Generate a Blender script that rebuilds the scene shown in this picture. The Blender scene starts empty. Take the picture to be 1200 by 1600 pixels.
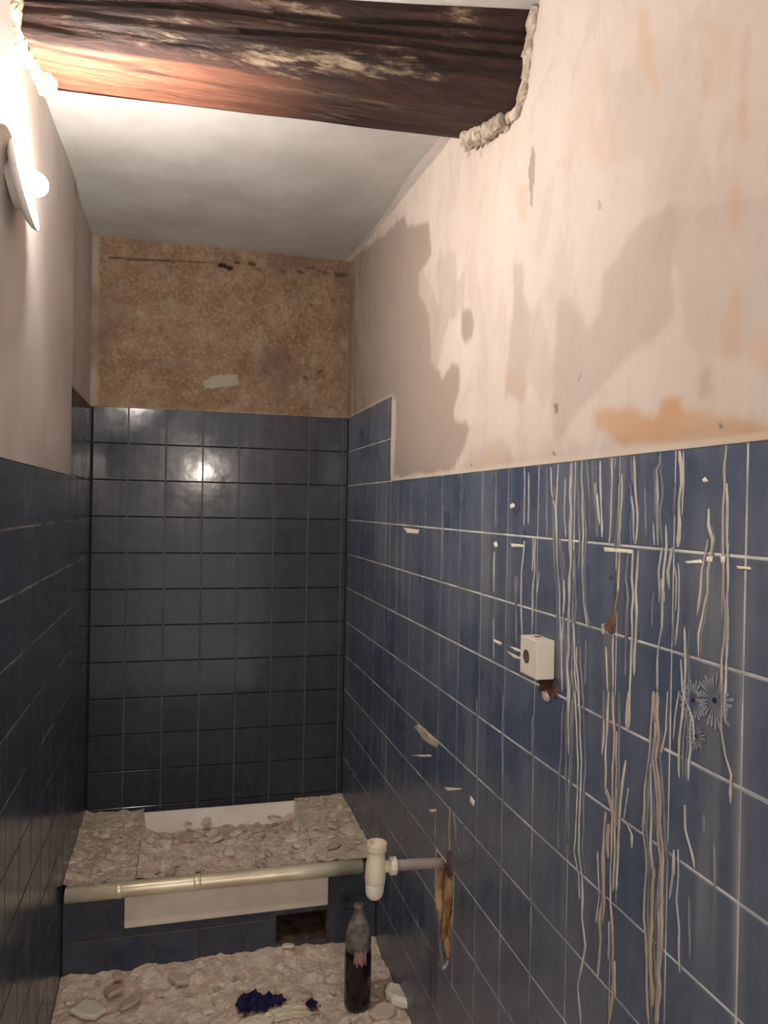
import bpy, bmesh, math, random
import numpy as np
from mathutils import Vector, Matrix

random.seed(11)
C = bpy.context.scene.collection
SC = bpy.context.scene

# ------------------------------------------------------------------ camera
FPX, YAW, PITCH, ROLL = 1194.0755, 0.25839, -0.00517, 0.01851
CAMZ = 1.60
def cam_axes():
    cy, sy, cp, sp = math.cos(YAW), math.sin(YAW), math.cos(PITCH), math.sin(PITCH)
    f = np.array([sy*cp, cy*cp, sp]); r = np.array([cy, -sy, 0.0]); u = np.cross(r, f)
    cr, sr = math.cos(ROLL), math.sin(ROLL)
    return cr*r + sr*u, -sr*r + cr*u, f
AR, AU, AF = cam_axes()
cd = bpy.data.cameras.new('camera'); cam = bpy.data.objects.new('camera', cd); C.objects.link(cam)
cam.matrix_world = Matrix(((AR[0], AU[0], -AF[0], 0), (AR[1], AU[1], -AF[1], 0), (AR[2], AU[2], -AF[2], CAMZ), (0, 0, 0, 1)))
cd.sensor_fit = 'VERTICAL'; cd.sensor_height = 32.0; cd.lens = 32.0*FPX/1600.0
cd.clip_start = 0.02; cd.clip_end = 50
SC.camera = cam

# ------------------------------------------------------------------ world, hallway lamp behind, exposure
w = bpy.data.worlds.new('world'); SC.world = w; w.use_nodes = True
bg = w.node_tree.nodes['Background']; bg.inputs[0].default_value = (1.0, 0.93, 0.88, 1); bg.inputs[1].default_value = 0.36
ld = bpy.data.lights.new('hallway_lamp', 'POINT'); ld.energy = 15; ld.color = (1.0, 0.88, 0.76); ld.shadow_soft_size = 0.05
lo = bpy.data.objects.new('hallway_lamp', ld); lo.location = (0.17, -1.5, 1.95); C.objects.link(lo)
BULB_STRENGTH = 400.0
BULB_COLOR = (1.0, 0.915, 0.835)
vs = SC.view_settings
vs.view_transform = 'Standard'; vs.look = 'None'; vs.exposure = 2.08; vs.gamma = 1.0; vs.use_curve_mapping = False

# ------------------------------------------------------------------ measured room
WR, XL, D = 0.707, -0.3596, 3.312          # right wall, left wall, back wall (tile faces)
ZA = CAMZ + 0.0955                          # top of the tiles in the front part
ZT = ZA + 0.30                              # top of the tiles around the tub recess
T = 0.15                                    # tile pitch
Y0 = 0.8386; XB = 0.0816
YSR, YSL = 2.585, 2.69                      # where the tiling steps up, right and left
def ceil_z(y): return CAMZ + 1.038 + max(0.0, (y-2.05))*0.042 if y > 1.75 else CAMZ + 1.066

def ray(px):
    return AF + ((px[0]-600.0)/FPX)*AR - ((px[1]-800.0)/FPX)*AU
def on(ax, val, px):                        # measure: where a sight line meets a room plane
    d = ray(px); t = (val - (CAMZ if ax == 2 else 0.0))/d[ax]
    p = d*t; p[2] += CAMZ
    return p
def RW(px): p = on(0, WR, px); return (p[1], p[2])   # right-wall coordinates (y, z)

# ------------------------------------------------------------------ numpy noise
def _h(ix, iy, s):
    n = (ix.astype(np.int64)*374761393 + iy.astype(np.int64)*668265263 + s*982451653) & 0xffffffff
    n = ((n ^ (n >> 13))*1274126177) & 0xffffffff
    return ((n ^ (n >> 16)) & 0xffff)/65535.0
def vn(x, y, s=0):
    x = np.asarray(x, float); y = np.asarray(y, float)
    ix = np.floor(x); iy = np.floor(y); fx = x-ix; fy = y-iy
    fx = fx*fx*(3-2*fx); fy = fy*fy*(3-2*fy)
    a = _h(ix, iy, s); b = _h(ix+1, iy, s); c = _h(ix, iy+1, s); d = _h(ix+1, iy+1, s)
    return (a*(1-fx)+b*fx)*(1-fy) + (c*(1-fx)+d*fx)*fy
def fbm(x, y, s=0, o=4):
    r = 0; a = 0.5; k = 1.0
    for i in range(o):
        r = r + a*vn(x*k, y*k, s+i*17); a *= 0.5; k *= 2.03
    return r/(1-0.5**o)

# ------------------------------------------------------------------ object helpers
def props(o, label=None, cat=None, group=None, kind=None):
    if label: o['label'] = label
    if cat: o['category'] = cat
    if group: o['group'] = group
    if kind: o['kind'] = kind
    return o
def link(name, me, mat=None, parent=None, smooth=False):
    if mat and not me.materials: me.materials.append(mat)
    o = bpy.data.objects.new(name, me); C.objects.link(o)
    if parent: o.parent = parent
    if smooth:
        me.polygons.foreach_set('use_smooth', [True]*len(me.polygons))
    return o
def pyd(name, v, f):
    me = bpy.data.meshes.new(name)
    me.from_pydata([tuple(map(float, p)) for p in v], [], [tuple(map(int, q)) for q in f]); me.update()
    return me
def frombm(name, bm):
    bmesh.ops.recalc_face_normals(bm, faces=bm.faces)
    me = bpy.data.meshes.new(name); bm.to_mesh(me); bm.free(); return me
def empty(name, loc=(0, 0, 0), rz=0.0):
    o = bpy.data.objects.new(name, None); C.objects.link(o); o.location = loc; o.rotation_euler = (0, 0, rz)
    o.empty_display_size = 0.05
    return o
def bbox(bm, lo, hi):
    m = Matrix.Translation([(a+b)/2 for a, b in zip(lo, hi)]) @ Matrix.Diagonal([abs(b-a) for a, b in zip(lo, hi)]+[1])
    return bmesh.ops.create_cube(bm, size=1.0, matrix=m)['verts']
def boxes(name, lst, bevel=0.0):
    bm = bmesh.new()
    for lo_, hi_ in lst: bbox(bm, lo_, hi_)
    if bevel: bmesh.ops.bevel(bm, geom=list(bm.edges), offset=bevel, segments=2, affect='EDGES', profile=0.5)
    return frombm(name, bm)
def lathe(name, prof, n=32, axis='Z', jit=0.0):
    v = []; f = []
    for i, (r, h) in enumerate(prof):
        for k in range(n):
            a = 2*math.pi*k/n
            p = (r*math.cos(a), r*math.sin(a), h)
            if axis == 'X': p = (h, r*math.cos(a), r*math.sin(a))
            v.append(p)
    for i in range(len(prof)-1):
        for k in range(n):
            a = i*n+k; b = i*n+(k+1) % n
            f.append((a, b, b+n, a+n))
    f.append(tuple(reversed(range(n)))); f.append(tuple(range((len(prof)-1)*n, len(prof)*n)))
    bm = bmesh.new(); me = pyd(name, v, f); bm.from_mesh(me)
    bmesh.ops.remove_doubles(bm, verts=bm.verts, dist=1e-6)
    bpy.data.meshes.remove(me)
    return frombm(name, bm)
def tube(name, pts, rad, n=14, cap=True):
    pts = [Vector(p) for p in pts]; v = []; f = []
    rad = rad if isinstance(rad, (list, tuple)) else [rad]*len(pts)
    for i, p in enumerate(pts):
        d = (pts[min(i+1, len(pts)-1)] - pts[max(i-1, 0)]).normalized()
        a = d.cross(Vector((0, 0, 1)))
        if a.length < 1e-3: a = d.cross(Vector((0, 1, 0)))
        a.normalize(); b = d.cross(a)
        for k in range(n):
            t = 2*math.pi*k/n
            v.append(p + (a*math.cos(t) + b*math.sin(t))*rad[i])
    for i in range(len(pts)-1):
        for k in range(n):
            a = i*n+k; b = i*n+(k+1) % n
            f.append((a, a+n, b+n, b))
    if cap: f += [tuple(range(n)), tuple(reversed(range((len(pts)-1)*n, len(pts)*n)))]
    return pyd(name, v, f)
def inpoly(px, py, poly):
    r = np.zeros(px.shape, bool); n = len(poly)
    for i in range(n):
        x1, y1 = poly[i]; x2, y2 = poly[(i+1) % n]
        if y1 == y2: continue
        c = ((y1 > py) != (y2 > py)) & (px < (x2-x1)*(py-y1)/(y2-y1)+x1)
        r ^= c
    return r
def attr(me, name, arr):
    a = me.attributes.new(name, 'FLOAT', 'POINT'); a.data.foreach_set('value', np.ascontiguousarray(arr, dtype=np.float32).ravel())

# ------------------------------------------------------------------ materials
class N:
    def __init__(s, name):
        s.m = bpy.data.materials.new(name); s.m.use_nodes = True
        s.t = s.m.node_tree; s.b = s.t.nodes['Principled BSDF']
    def n(s, typ, **kw):
        x = s.t.nodes.new(typ)
        for k, v in kw.items(): setattr(x, k, v)
        return x
    def l(s, a, b): s.t.links.new(a, b)
    def pos(s): return s.n('ShaderNodeNewGeometry').outputs['Position']
    def obj(s): return s.n('ShaderNodeTexCoord').outputs['Object']
    def at(s, name): return s.n('ShaderNodeAttribute', attribute_name=name).outputs['Fac']
    def map(s, src, scale=(1, 1, 1), loc=(0, 0, 0)):
        m = s.n('ShaderNodeMapping'); m.inputs['Scale'].default_value = scale; m.inputs['Location'].default_value = loc
        s.l(src, m.inputs['Vector']); return m.outputs[0]
    def noise(s, src, scale, detail=4, rough=0.6, dist=0.0):
        x = s.n('ShaderNodeTexNoise'); x.inputs['Scale'].default_value = scale; x.inputs['Detail'].default_value = detail
        x.inputs['Roughness'].default_value = rough; x.inputs['Distortion'].default_value = dist
        s.l(src, x.inputs['Vector']); return x.outputs['Fac']
    def ramp(s, src, a, b, lo_=0.0, hi_=1.0):
        x = s.n('ShaderNodeMapRange'); x.inputs[1].default_value = a; x.inputs[2].default_value = b
        x.inputs[3].default_value = lo_; x.inputs[4].default_value = hi_; x.interpolation_type = 'SMOOTHSTEP'
        s.l(src, x.inputs[0]); return x.outputs[0]
    def mix(s, fac, a, b):
        x = s.n('ShaderNodeMix', data_type='RGBA')
        for v, i in ((fac, 0), (a, 6), (b, 7)):
            if isinstance(v, (int, float)): x.inputs[i].default_value = v
            elif isinstance(v, tuple): x.inputs[i].default_value = v + (1,)
            else: s.l(v, x.inputs[i])
        return x.outputs[2]
    def math(s, op, a, b=None):
        x = s.n('ShaderNodeMath', operation=op)
        for i, v in enumerate((a, b)):
            if v is None: continue
            if isinstance(v, (int, float)): x.inputs[i].default_value = v
            else: s.l(v, x.inputs[i])
        return x.outputs[0]
    def bump(s, h, strength=0.3, dist=0.01):
        x = s.n('ShaderNodeBump'); x.inputs['Strength'].default_value = strength; x.inputs['Distance'].default_value = dist
        s.l(h, x.inputs['Height']); s.l(x.outputs[0], s.b.inputs['Normal'])
    def fin(s, col, rough=0.8, metal=0.0, spec=0.5):
        if isinstance(col, tuple): s.b.inputs['Base Color'].default_value = col + (1,)
        else: s.l(col, s.b.inputs['Base Color'])
        if isinstance(rough, (int, float)): s.b.inputs['Roughness'].default_value = rough
        else: s.l(rough, s.b.inputs['Roughness'])
        s.b.inputs['Metallic'].default_value = metal
        s.b.inputs['Specular IOR Level'].default_value = spec
        return s.m

def simple(name, a, b, scale=20, rough=0.8, metal=0.0, bump=0.0, spec=0.5, space='obj', stretch=(1, 1, 1), lo_=0.35, hi_=0.65):
    k = N(name); src = k.obj() if space == 'obj' else k.pos()
    f = k.noise(k.map(src, stretch), scale, 5)
    c = k.mix(k.ramp(f, lo_, hi_), a, b)
    if bump: k.bump(f, bump, 0.006)
    return k.fin(c, rough, metal, spec)

def tile_material(name, a, b, dusty, dust_col, axis, r0=0.17, spec=0.5):
    k = N(name)
    rnd = k.n('ShaderNodeObjectInfo').outputs['Random']
    p = k.pos()
    base = k.mix(rnd, a, b)
    mott = k.ramp(k.noise(p, 26, 5), 0.3, 0.75)
    base = k.mix(k.math('MULTIPLY', mott, 0.35), base, tuple(min(1, c*1.7+0.008) for c in b))
    st = (1, 34, 1.1) if axis == 'y' else (34, 1, 1.1)
    streak = k.ramp(k.noise(k.map(p, st), 1.0, 3, 0.55), 0.40, 0.85)
    cloud = k.ramp(k.noise(p, 3.2, 2), 0.25, 0.80)
    d = k.math('MULTIPLY', k.math('ADD', k.math('MULTIPLY', streak, cloud), k.math('MULTIPLY', cloud, 0.35)), dusty)
    base = k.mix(d, base, dust_col)
    r = k.math('ADD', k.math('MULTIPLY', d, 0.5), k.ramp(k.noise(p, 9, 3), 0.3, 0.7, r0, r0+0.08))
    k.bump(k.noise(p, 14, 2), 0.10, 0.004)
    return k.fin(base, r, 0.0, spec)

M = {}
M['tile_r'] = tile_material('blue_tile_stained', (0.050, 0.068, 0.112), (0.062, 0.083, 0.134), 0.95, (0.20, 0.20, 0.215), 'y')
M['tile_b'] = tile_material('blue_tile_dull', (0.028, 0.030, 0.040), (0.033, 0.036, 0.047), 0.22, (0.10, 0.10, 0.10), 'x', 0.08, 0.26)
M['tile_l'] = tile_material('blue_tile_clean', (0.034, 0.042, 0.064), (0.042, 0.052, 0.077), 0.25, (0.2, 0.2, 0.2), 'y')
M['grout_r'] = simple('pale_grout', (0.76, 0.73, 0.66), (0.40, 0.39, 0.37), 7, 0.9, space='pos')
M['grout_l'] = simple('grey_grout', (0.45, 0.44, 0.42), (0.10, 0.10, 0.10), 5, 0.9, space='pos')
k = N('dark_grout'); p = k.pos(); sx = k.n('ShaderNodeSeparateXYZ'); k.l(p, sx.inputs[0])
ph = k.math('ABSOLUTE', k.math('SUBTRACT', k.math('FRACT', k.math('ADD', k.math('DIVIDE', k.math('SUBTRACT', sx.outputs[0], XB), T), 0.5 + 20)), 0.5))
vert = k.math('MULTIPLY', k.math('LESS_THAN', ph, 0.022), k.ramp(k.noise(p, 4, 3), 0.25, 0.55, 0.45, 1.0))
M['grout_b'] = k.fin(k.mix(vert, (0.004, 0.004, 0.005), (0.11, 0.108, 0.108)), 0.95)
M['mortar'] = simple('brown_mortar', (0.24, 0.13, 0.07), (0.58, 0.40, 0.20), 22, 0.95, bump=0.8, space='pos')
M['mortar_dark'] = simple('dark_mortar', (0.05, 0.028, 0.018), (0.13, 0.085, 0.055), 30, 0.95, bump=0.6, space='pos')

k = N('patched_plaster'); p = k.pos()
big = k.noise(k.map(p, (1, 1, 0.6)), 3.0, 5, 0.6, 0.6); fine = k.noise(p, 60, 4)
c = k.mix(k.ramp(big, 0.35, 0.65), (0.64, 0.575, 0.525), (0.60, 0.515, 0.45))
mo = k.ramp(k.noise(k.map(p, (1, 1, 0.55), (3, 8, 2)), 7.5, 5, 0.62, 1.2), 0.50, 0.58)
c = k.mix(k.math('MULTIPLY', mo, 0.35), c, (0.50, 0.41, 0.35))
mo2 = k.ramp(k.noise(k.map(p, (1, 1, 0.45), (9, 1, 5)), 5.0, 5, 0.6, 0.8), 0.52, 0.62)
c = k.mix(k.math('MULTIPLY', mo2, 0.4), c, (0.68, 0.60, 0.53))
c = k.mix(k.at('cream'), c, (0.57, 0.445, 0.345))
c = k.mix(k.math('MULTIPLY', k.at('grey'), 0.92), c, (0.345, 0.278, 0.232))
c = k.mix(k.math('MULTIPLY', k.at('peach'), 0.9), c, (0.55, 0.335, 0.19))
c = k.mix(k.at('pale'), c, (0.68, 0.59, 0.48))
c = k.mix(k.at('dark'), c, (0.20, 0.15, 0.12))
c = k.mix(k.at('brown'), c, (0.24, 0.165, 0.105))
c = k.mix(k.math('MULTIPLY', k.ramp(fine, 0.6, 0.75), 0.10), c, (0.5, 0.4, 0.33))
k.bump(k.math('ADD', k.math('MULTIPLY', fine, 0.3), big), 0.22, 0.01)
M['plaster_r'] = k.fin(c, 0.75, 0, 0.25)
k = N('smooth_plaster'); p = k.pos()
big = k.noise(k.map(p, (1, 1, 0.8)), 2.2, 3)
c = k.mix(k.ramp(big, 0.36, 0.64), (0.47, 0.415, 0.385), (0.56, 0.51, 0.475))
k.bump(k.noise(p, 24, 3), 0.05, 0.004)
M['plaster_l'] = k.fin(c, 0.6, 0, 0.3)
k = N('ceiling_paint'); p = k.pos()
c = k.mix(k.ramp(k.noise(p, 5, 4), 0.35, 0.7), (0.55, 0.54, 0.515), (0.46, 0.445, 0.42))
k.bump(k.noise(p, 24, 5), 0.15, 0.006)
M['ceiling'] = k.fin(c, 0.7, 0, 0.3)
M['plaster_lump'] = simple('rough_plaster', (0.54, 0.465, 0.375), (0.32, 0.255, 0.19), 26, 0.9, bump=0.5)

k = N('brown_render'); p = k.pos()
n1 = k.noise(p, 11, 7, 0.75); n2 = k.noise(p, 75, 5, 0.8); n3 = k.noise(k.map(p, loc=(5, 3, 1)), 16, 5, 0.7)
c = k.mix(k.ramp(n1, 0.35, 0.65), (0.31, 0.192, 0.118), (0.45, 0.305, 0.195))
c = k.mix(k.math('MULTIPLY', k.ramp(n2, 0.50, 0.68), 0.7), c, (0.66, 0.50, 0.37))
c = k.mix(k.math('MULTIPLY', k.ramp(n2, 0.46, 0.34), 0.55), c, (0.16, 0.087, 0.05))
c = k.mix(k.math('MULTIPLY', k.ramp(n3, 0.60, 0.74), 0.6), c, (0.17, 0.09, 0.05))
c = k.mix(k.at('dark'), c, (0.035, 0.018, 0.015))
c = k.mix(k.at('light'), c, (0.56, 0.49, 0.37))
c = k.mix(k.at('pink'), c, (0.27, 0.165, 0.14))
k.bump(n2, 1.0, 0.02)
M['render'] = k.fin(c, 0.95, 0, 0.2)

k = N('old_wood'); p = k.obj()
g = k.noise(k.map(p, (1.2, 16, 16)), 1.6, 7, 0.68, 0.4); g2 = k.noise(k.map(p, (3.0, 34, 34), (3, 1, 2)), 1.7, 6, 0.7); g3 = k.noise(k.map(p, (2.0, 9, 9), (1, 7, 2)), 1.6, 6, 0.7)
c = k.mix(k.ramp(g, 0.33, 0.66), (0.013, 0.005, 0.0042), (0.048, 0.019, 0.013))
c = k.mix(k.math('MULTIPLY', k.ramp(g2, 0.55, 0.72), 0.55), c, (0.08, 0.035, 0.023))
pale = k.math('MULTIPLY', k.ramp(g3, 0.50, 0.66), k.ramp(g2, 0.42, 0.60))
c = k.mix(k.math('MULTIPLY', pale, k.at('dusty')), c, (0.36, 0.275, 0.19))
c = k.mix(k.at('crack'), c, (0.008, 0.004, 0.003))
c = k.mix(k.math('MULTIPLY', k.at('bulb_glow'), k.ramp(g, 0.70, 0.45)), c, (0.36, 0.14, 0.08))  # bulb's orange light on the underside, mixed into the wood colour
k.bump(k.math('ADD', g, k.math('MULTIPLY', g2, 0.5)), 0.7, 0.02)
M['wood'] = k.fin(c, k.ramp(g2, 0.3, 0.7, 0.5, 0.8), 0, 0.35)

def rubble_mat(name, a, b, cc, seed):
    k = N(name); p = k.map(k.pos(), loc=(seed, seed*2, 0))
    n1 = k.noise(p, 14, 5, 0.65, 0.5); n2 = k.noise(p, 70, 4, 0.7)
    v = k.n('ShaderNodeTexVoronoi'); v.inputs['Scale'].default_value = 48; k.l(p, v.inputs['Vector'])
    vs_ = k.n('ShaderNodeSeparateColor'); k.l(v.outputs['Color'], vs_.inputs[0])
    c = k.mix(k.ramp(n1, 0.33, 0.66), a, b)
    c = k.mix(k.math('MULTIPLY', k.ramp(vs_.outputs[0], 0.55, 0.85), 0.6), c, cc)
    c = k.mix(k.math('MULTIPLY', k.ramp(n2, 0.6, 0.75), 0.5), c, tuple(x*0.45 for x in a))
    k.bump(k.math('ADD', n2, k.math('MULTIPLY', vs_.outputs[1], 0.4)), 0.8, 0.012)
    return k.fin(c, 0.95, 0, 0.2)
M['rubble'] = rubble_mat('rubble_pink', (0.60, 0.455, 0.36), (0.74, 0.60, 0.48), (0.88, 0.77, 0.64), 1.0)
M['rubble_grey'] = rubble_mat('rubble_grey', (0.48, 0.39, 0.30), (0.64, 0.53, 0.42), (0.82, 0.72, 0.59), 4.0)
M['rubble_beige'] = rubble_mat('rubble_beige', (0.65, 0.52, 0.39), (0.77, 0.64, 0.50), (0.87, 0.77, 0.63), 7.0)
def chip_mat(name, a, b):
    k = N(name); r = k.n('ShaderNodeObjectInfo').outputs['Random']; p = k.obj()
    c = k.mix(r, a, b); c = k.mix(k.math('MULTIPLY', k.ramp(k.noise(p, 40, 5), 0.45, 0.75), 0.4), c, tuple(x*0.55 for x in a))
    k.bump(k.noise(p, 60, 4), 0.5, 0.006)
    return k.fin(c, 0.9, 0, 0.2)
M['chip'] = chip_mat('plaster_chip', (0.60, 0.46, 0.36), (0.84, 0.74, 0.61))
M['chip_pale'] = chip_mat('plaster_chip_pale', (0.80, 0.71, 0.57), (0.88, 0.81, 0.69))
M['chip_brick'] = chip_mat('plaster_chip_pink', (0.58, 0.40, 0.34), (0.70, 0.54, 0.46))
M['enamel'] = simple('white_enamel', (0.80, 0.72, 0.63), (0.70, 0.61, 0.52), 6, 0.38, bump=0.05, space='pos')
M['rail'] = simple('tarnished_rail', (0.88, 0.81, 0.62), (0.66, 0.56, 0.40), 6, 0.34, 0.35, 0.05, stretch=(1, 3, 3))
M['pvc'] = simple('yellowed_plastic', (0.78, 0.71, 0.53), (0.68, 0.59, 0.41), 14, 0.42)
M['pvc_cup'] = simple('white_plastic', (0.82, 0.76, 0.66), (0.76, 0.68, 0.56), 14, 0.42)
M['pipe_grey'] = simple('dirty_grey_pipe', (0.30, 0.25, 0.22), (0.20, 0.16, 0.14), 16, 0.55)
M['box'] = simple('cream_plastic', (0.72, 0.655, 0.56), (0.68, 0.61, 0.50), 10, 0.45)
M['hole'] = simple('dark_hole', (0.05, 0.035, 0.03), (0.10, 0.07, 0.05), 20, 0.9)
M['rust'] = simple('rust', (0.10, 0.045, 0.03), (0.24, 0.11, 0.06), 60, 0.9, bump=0.6)
M['porcelain'] = simple('porcelain', (0.86, 0.84, 0.80), (0.80, 0.77, 0.72), 10, 0.3)
M['brass'] = simple('socket_brass', (0.5, 0.4, 0.2), (0.35, 0.27, 0.13), 30, 0.4, 0.9)
k = N('lit_bulb'); k.b.inputs['Emission Color'].default_value = BULB_COLOR + (1,); k.b.inputs['Emission Strength'].default_value = BULB_STRENGTH
M['bulb'] = k.fin((0.9, 0.9, 0.85), 0.3)
M['bottle'] = simple('dark_glass', (0.012, 0.006, 0.008), (0.02, 0.010, 0.012), 8, 0.16)
M['dust_glass'] = simple('dusty_glass', (0.24, 0.21, 0.19), (0.10, 0.085, 0.075), 26, 0.75)
M['label'] = simple('torn_label', (0.42, 0.25, 0.23), (0.20, 0.10, 0.10), 70, 0.8)
M['rag'] = simple('navy_cloth', (0.010, 0.010, 0.035), (0.030, 0.026, 0.075), 60, 0.95, bump=0.6, spec=0.1)
M['paper'] = simple('dusty_paper', (0.74, 0.66, 0.50), (0.62, 0.52, 0.38), 16, 0.9)
DR = {
 0: simple('drip_pale', (0.52, 0.50, 0.46), (0.30, 0.29, 0.28), 30, 0.85, space='pos', stretch=(1, 1, 0.4)),
 1: simple('drip_cream', (0.58, 0.53, 0.43), (0.40, 0.365, 0.30), 30, 0.85, space='pos', stretch=(1, 1, 0.4)),
 2: simple('drip_peach', (0.50, 0.40, 0.325), (0.34, 0.285, 0.25), 30, 0.85, space='pos', stretch=(1, 1, 0.4)),
 3: simple('drip_faint', (0.22, 0.222, 0.235), (0.12, 0.13, 0.155), 30, 0.8, space='pos', stretch=(1, 1, 0.4)),
 4: simple('drip_rust', (0.34, 0.17, 0.09), (0.24, 0.13, 0.085), 40, 0.85, space='pos'),
 5: simple('drip_ochre', (0.45, 0.34, 0.19), (0.33, 0.27, 0.19), 30, 0.85, space='pos', stretch=(1, 1, 0.4)),
}
M['print'] = simple('flower_print_grey', (0.30, 0.31, 0.33), (0.21, 0.22, 0.245), 60, 0.4, space='pos')
M['print_dark'] = simple('flower_print_dark', (0.016, 0.02, 0.032), (0.022, 0.026, 0.04), 60, 0.4)

# ------------------------------------------------------------------ tiles
GAP, TH, BV = 0.0042, 0.0065, 0.0010
_tm = {}
def tile_mesh(a, b, mat):
    """A tile a x b in its own plane (local x right, y up), face at local z = 0, rim rounded off, back at -TH."""
    key = (round(a, 4), round(b, 4), mat.name)
    if key in _tm: return _tm[key]
    def ring(i, z): return [(-a/2+i, -b/2+i, z), (a/2-i, -b/2+i, z), (a/2-i, b/2-i, z), (-a/2+i, b/2-i, z)]
    v = ring(BV*1.4, 0.0) + ring(0.0, -BV) + ring(0.0, -TH)
    f = [(0, 1, 2, 3)]
    for r in (0, 4):
        for q in range(4): f.append((r+q, r+4+q, r+4+(q+1) % 4, r+(q+1) % 4))
    me = pyd('tile', v, f); me.materials.append(mat); _tm[key] = me
    return me
def poly_tile(pts, mat):
    """A broken or cut tile: outline in its plane."""
    n = len(pts); v = [(x, y, 0.0) for x, y in pts] + [(x, y, -TH) for x, y in pts]
    f = [tuple(range(n))] + [(q, q+n, (q+1) % n+n, (q+1) % n) for q in range(n)]
    me = pyd('tile', v, f); me.materials.append(mat); return me
BASIS = {'right': Matrix(((0, 0, -1), (-1, 0, 0), (0, 1, 0))),     # local x -> -y, y -> z, z -> -x
         'left': Matrix(((0, 0, 1), (1, 0, 0), (0, 1, 0))),        # local x -> y,  y -> z, z -> +x
         'back': Matrix(((1, 0, 0), (0, 0, -1), (0, 1, 0)))}       # local x -> x,  y -> z, z -> -y
def put_tile(side, me, u, z, plane, parent, wob=0.006):
    o = bpy.data.objects.new('tile', me); C.objects.link(o); o.parent = parent
    loc = {'right': (plane, u, z), 'left': (plane, u, z), 'back': (u, plane, z)}[side]
    j = Matrix.Rotation(random.gauss(0, wob*0.5), 3, 'X') @ Matrix.Rotation(random.gauss(0, wob*0.5), 3, 'Y')
    o.matrix_local = Matrix.Translation(Vector(loc)) @ (BASIS[side] @ j).to_4x4()
    return o
def sub_rects(rects, hole):
    out = []
    x0, x1, z0, z1 = hole
    for a0, a1, b0, b1 in rects:
        if a1 <= x0 or a0 >= x1 or b1 <= z0 or b0 >= z1: out.append((a0, a1, b0, b1)); continue
        if a0 < x0: out.append((a0, x0, b0, b1))
        if a1 > x1: out.append((x1, a1, b0, b1))
        m0, m1 = max(a0, x0), min(a1, x1)
        if b0 < z0: out.append((m0, m1, b0, z0))
        if b1 > z1: out.append((m0, m1, z1, b1))
    return out
def cells(u0, u1, uj, z0, z1, zj):
    us = [u0] + sorted(x for x in (uj + T*i for i in range(-40, 60)) if u0+0.008 < x < u1-0.008) + [u1]
    zs = [z0] + sorted(x for x in (zj + T*i for i in range(-40, 40)) if z0+0.008 < x < z1-0.008) + [z1]
    return [(us[i], us[i+1], zs[q], zs[q+1]) for i in range(len(us)-1) for q in range(len(zs)-1)]
def lay(side, rects, plane, mat, parent, wob=0.006):
    for a0, a1, b0, b1 in rects:
        wd, hg = a1-a0-GAP, b1-b0-GAP
        if wd < 0.006 or hg < 0.006: continue
        put_tile(side, tile_mesh(wd, hg, mat), (a0+a1)/2, (b0+b1)/2, plane, parent, wob)

GR = 0.0016   # grout lies this far behind the tile face
# ------------------------------------------------------------------ structure: right wall
YN = -0.30    # walls begin behind the camera
ZTOP = 2.80
PIPE_CELL = (Y0 + 7*T, Y0 + 8*T)                # one tile column where two tiles are gone
PZ0, PZ1 = ZA - 9*T, ZA - 7*T
wr = link('wall_right', boxes('wall_right', [((WR+0.030, YN, -0.06), (WR+0.14, D+0.14, ZTOP))]), M['mortar'])
props(wr, 'right-hand wall, plastered above and clad in drip-stained blue tiles below', kind='structure')
gl = []
for a0, a1, b0, b1 in sub_rects([(YN, YSR, -0.02, ZA), (YSR, D+0.03, -0.02, ZT-0.004)], (PIPE_CELL[0]+0.008, PIPE_CELL[1]-0.008, PZ0+0.008, PZ1-0.006)):
    gl.append(((WR+GR, a0, b0), (WR+0.031, a1, b1)))
link('grout_bed', boxes('grout_bed', gl), M['grout_r'], wr)
rr = cells(YN, YSR, Y0, 0.0, ZA, ZA)
rr = [r for r in rr if not (PIPE_CELL[0]-.01 < r[0] and r[1] < PIPE_CELL[1]+.01 and PZ0-.01 < r[2] and r[3] < PZ1+.01)]
rb = cells(YSR, D-0.004, Y0, 0.0, ZT, ZA)
lay('right', rr + rb, WR, M['tile_r'], wr, 0.004)
# remnants of the two broken tiles, as outlines (local x runs towards the camera)
cy_ = (PIPE_CELL[0]+PIPE_CELL[1])/2
for pts, zc in (([(-.073, -.073), (.004, -.073), (-.010, -.052), (-.040, -.022), (-.058, .030), (-.066, .073), (-.073, .073)], PZ0 + T/2),
                ([(.073, -.073), (.073, .073), (.068, .073), (.064, .020), (.050, -.030), (.024, -.060), (.010, -.073)], PZ0 + T/2)):
    put_tile('right', poly_tile(pts, M['tile_r']), cy_, zc, WR, wr, 0.0)
link('mortar_bed', boxes('mortar_bed', [((WR+0.0012, PIPE_CELL[1]-0.012, PZ0+0.03), (WR+0.030, PIPE_CELL[1]-0.006, PZ1-0.008))]), M['mortar'], wr)
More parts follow.
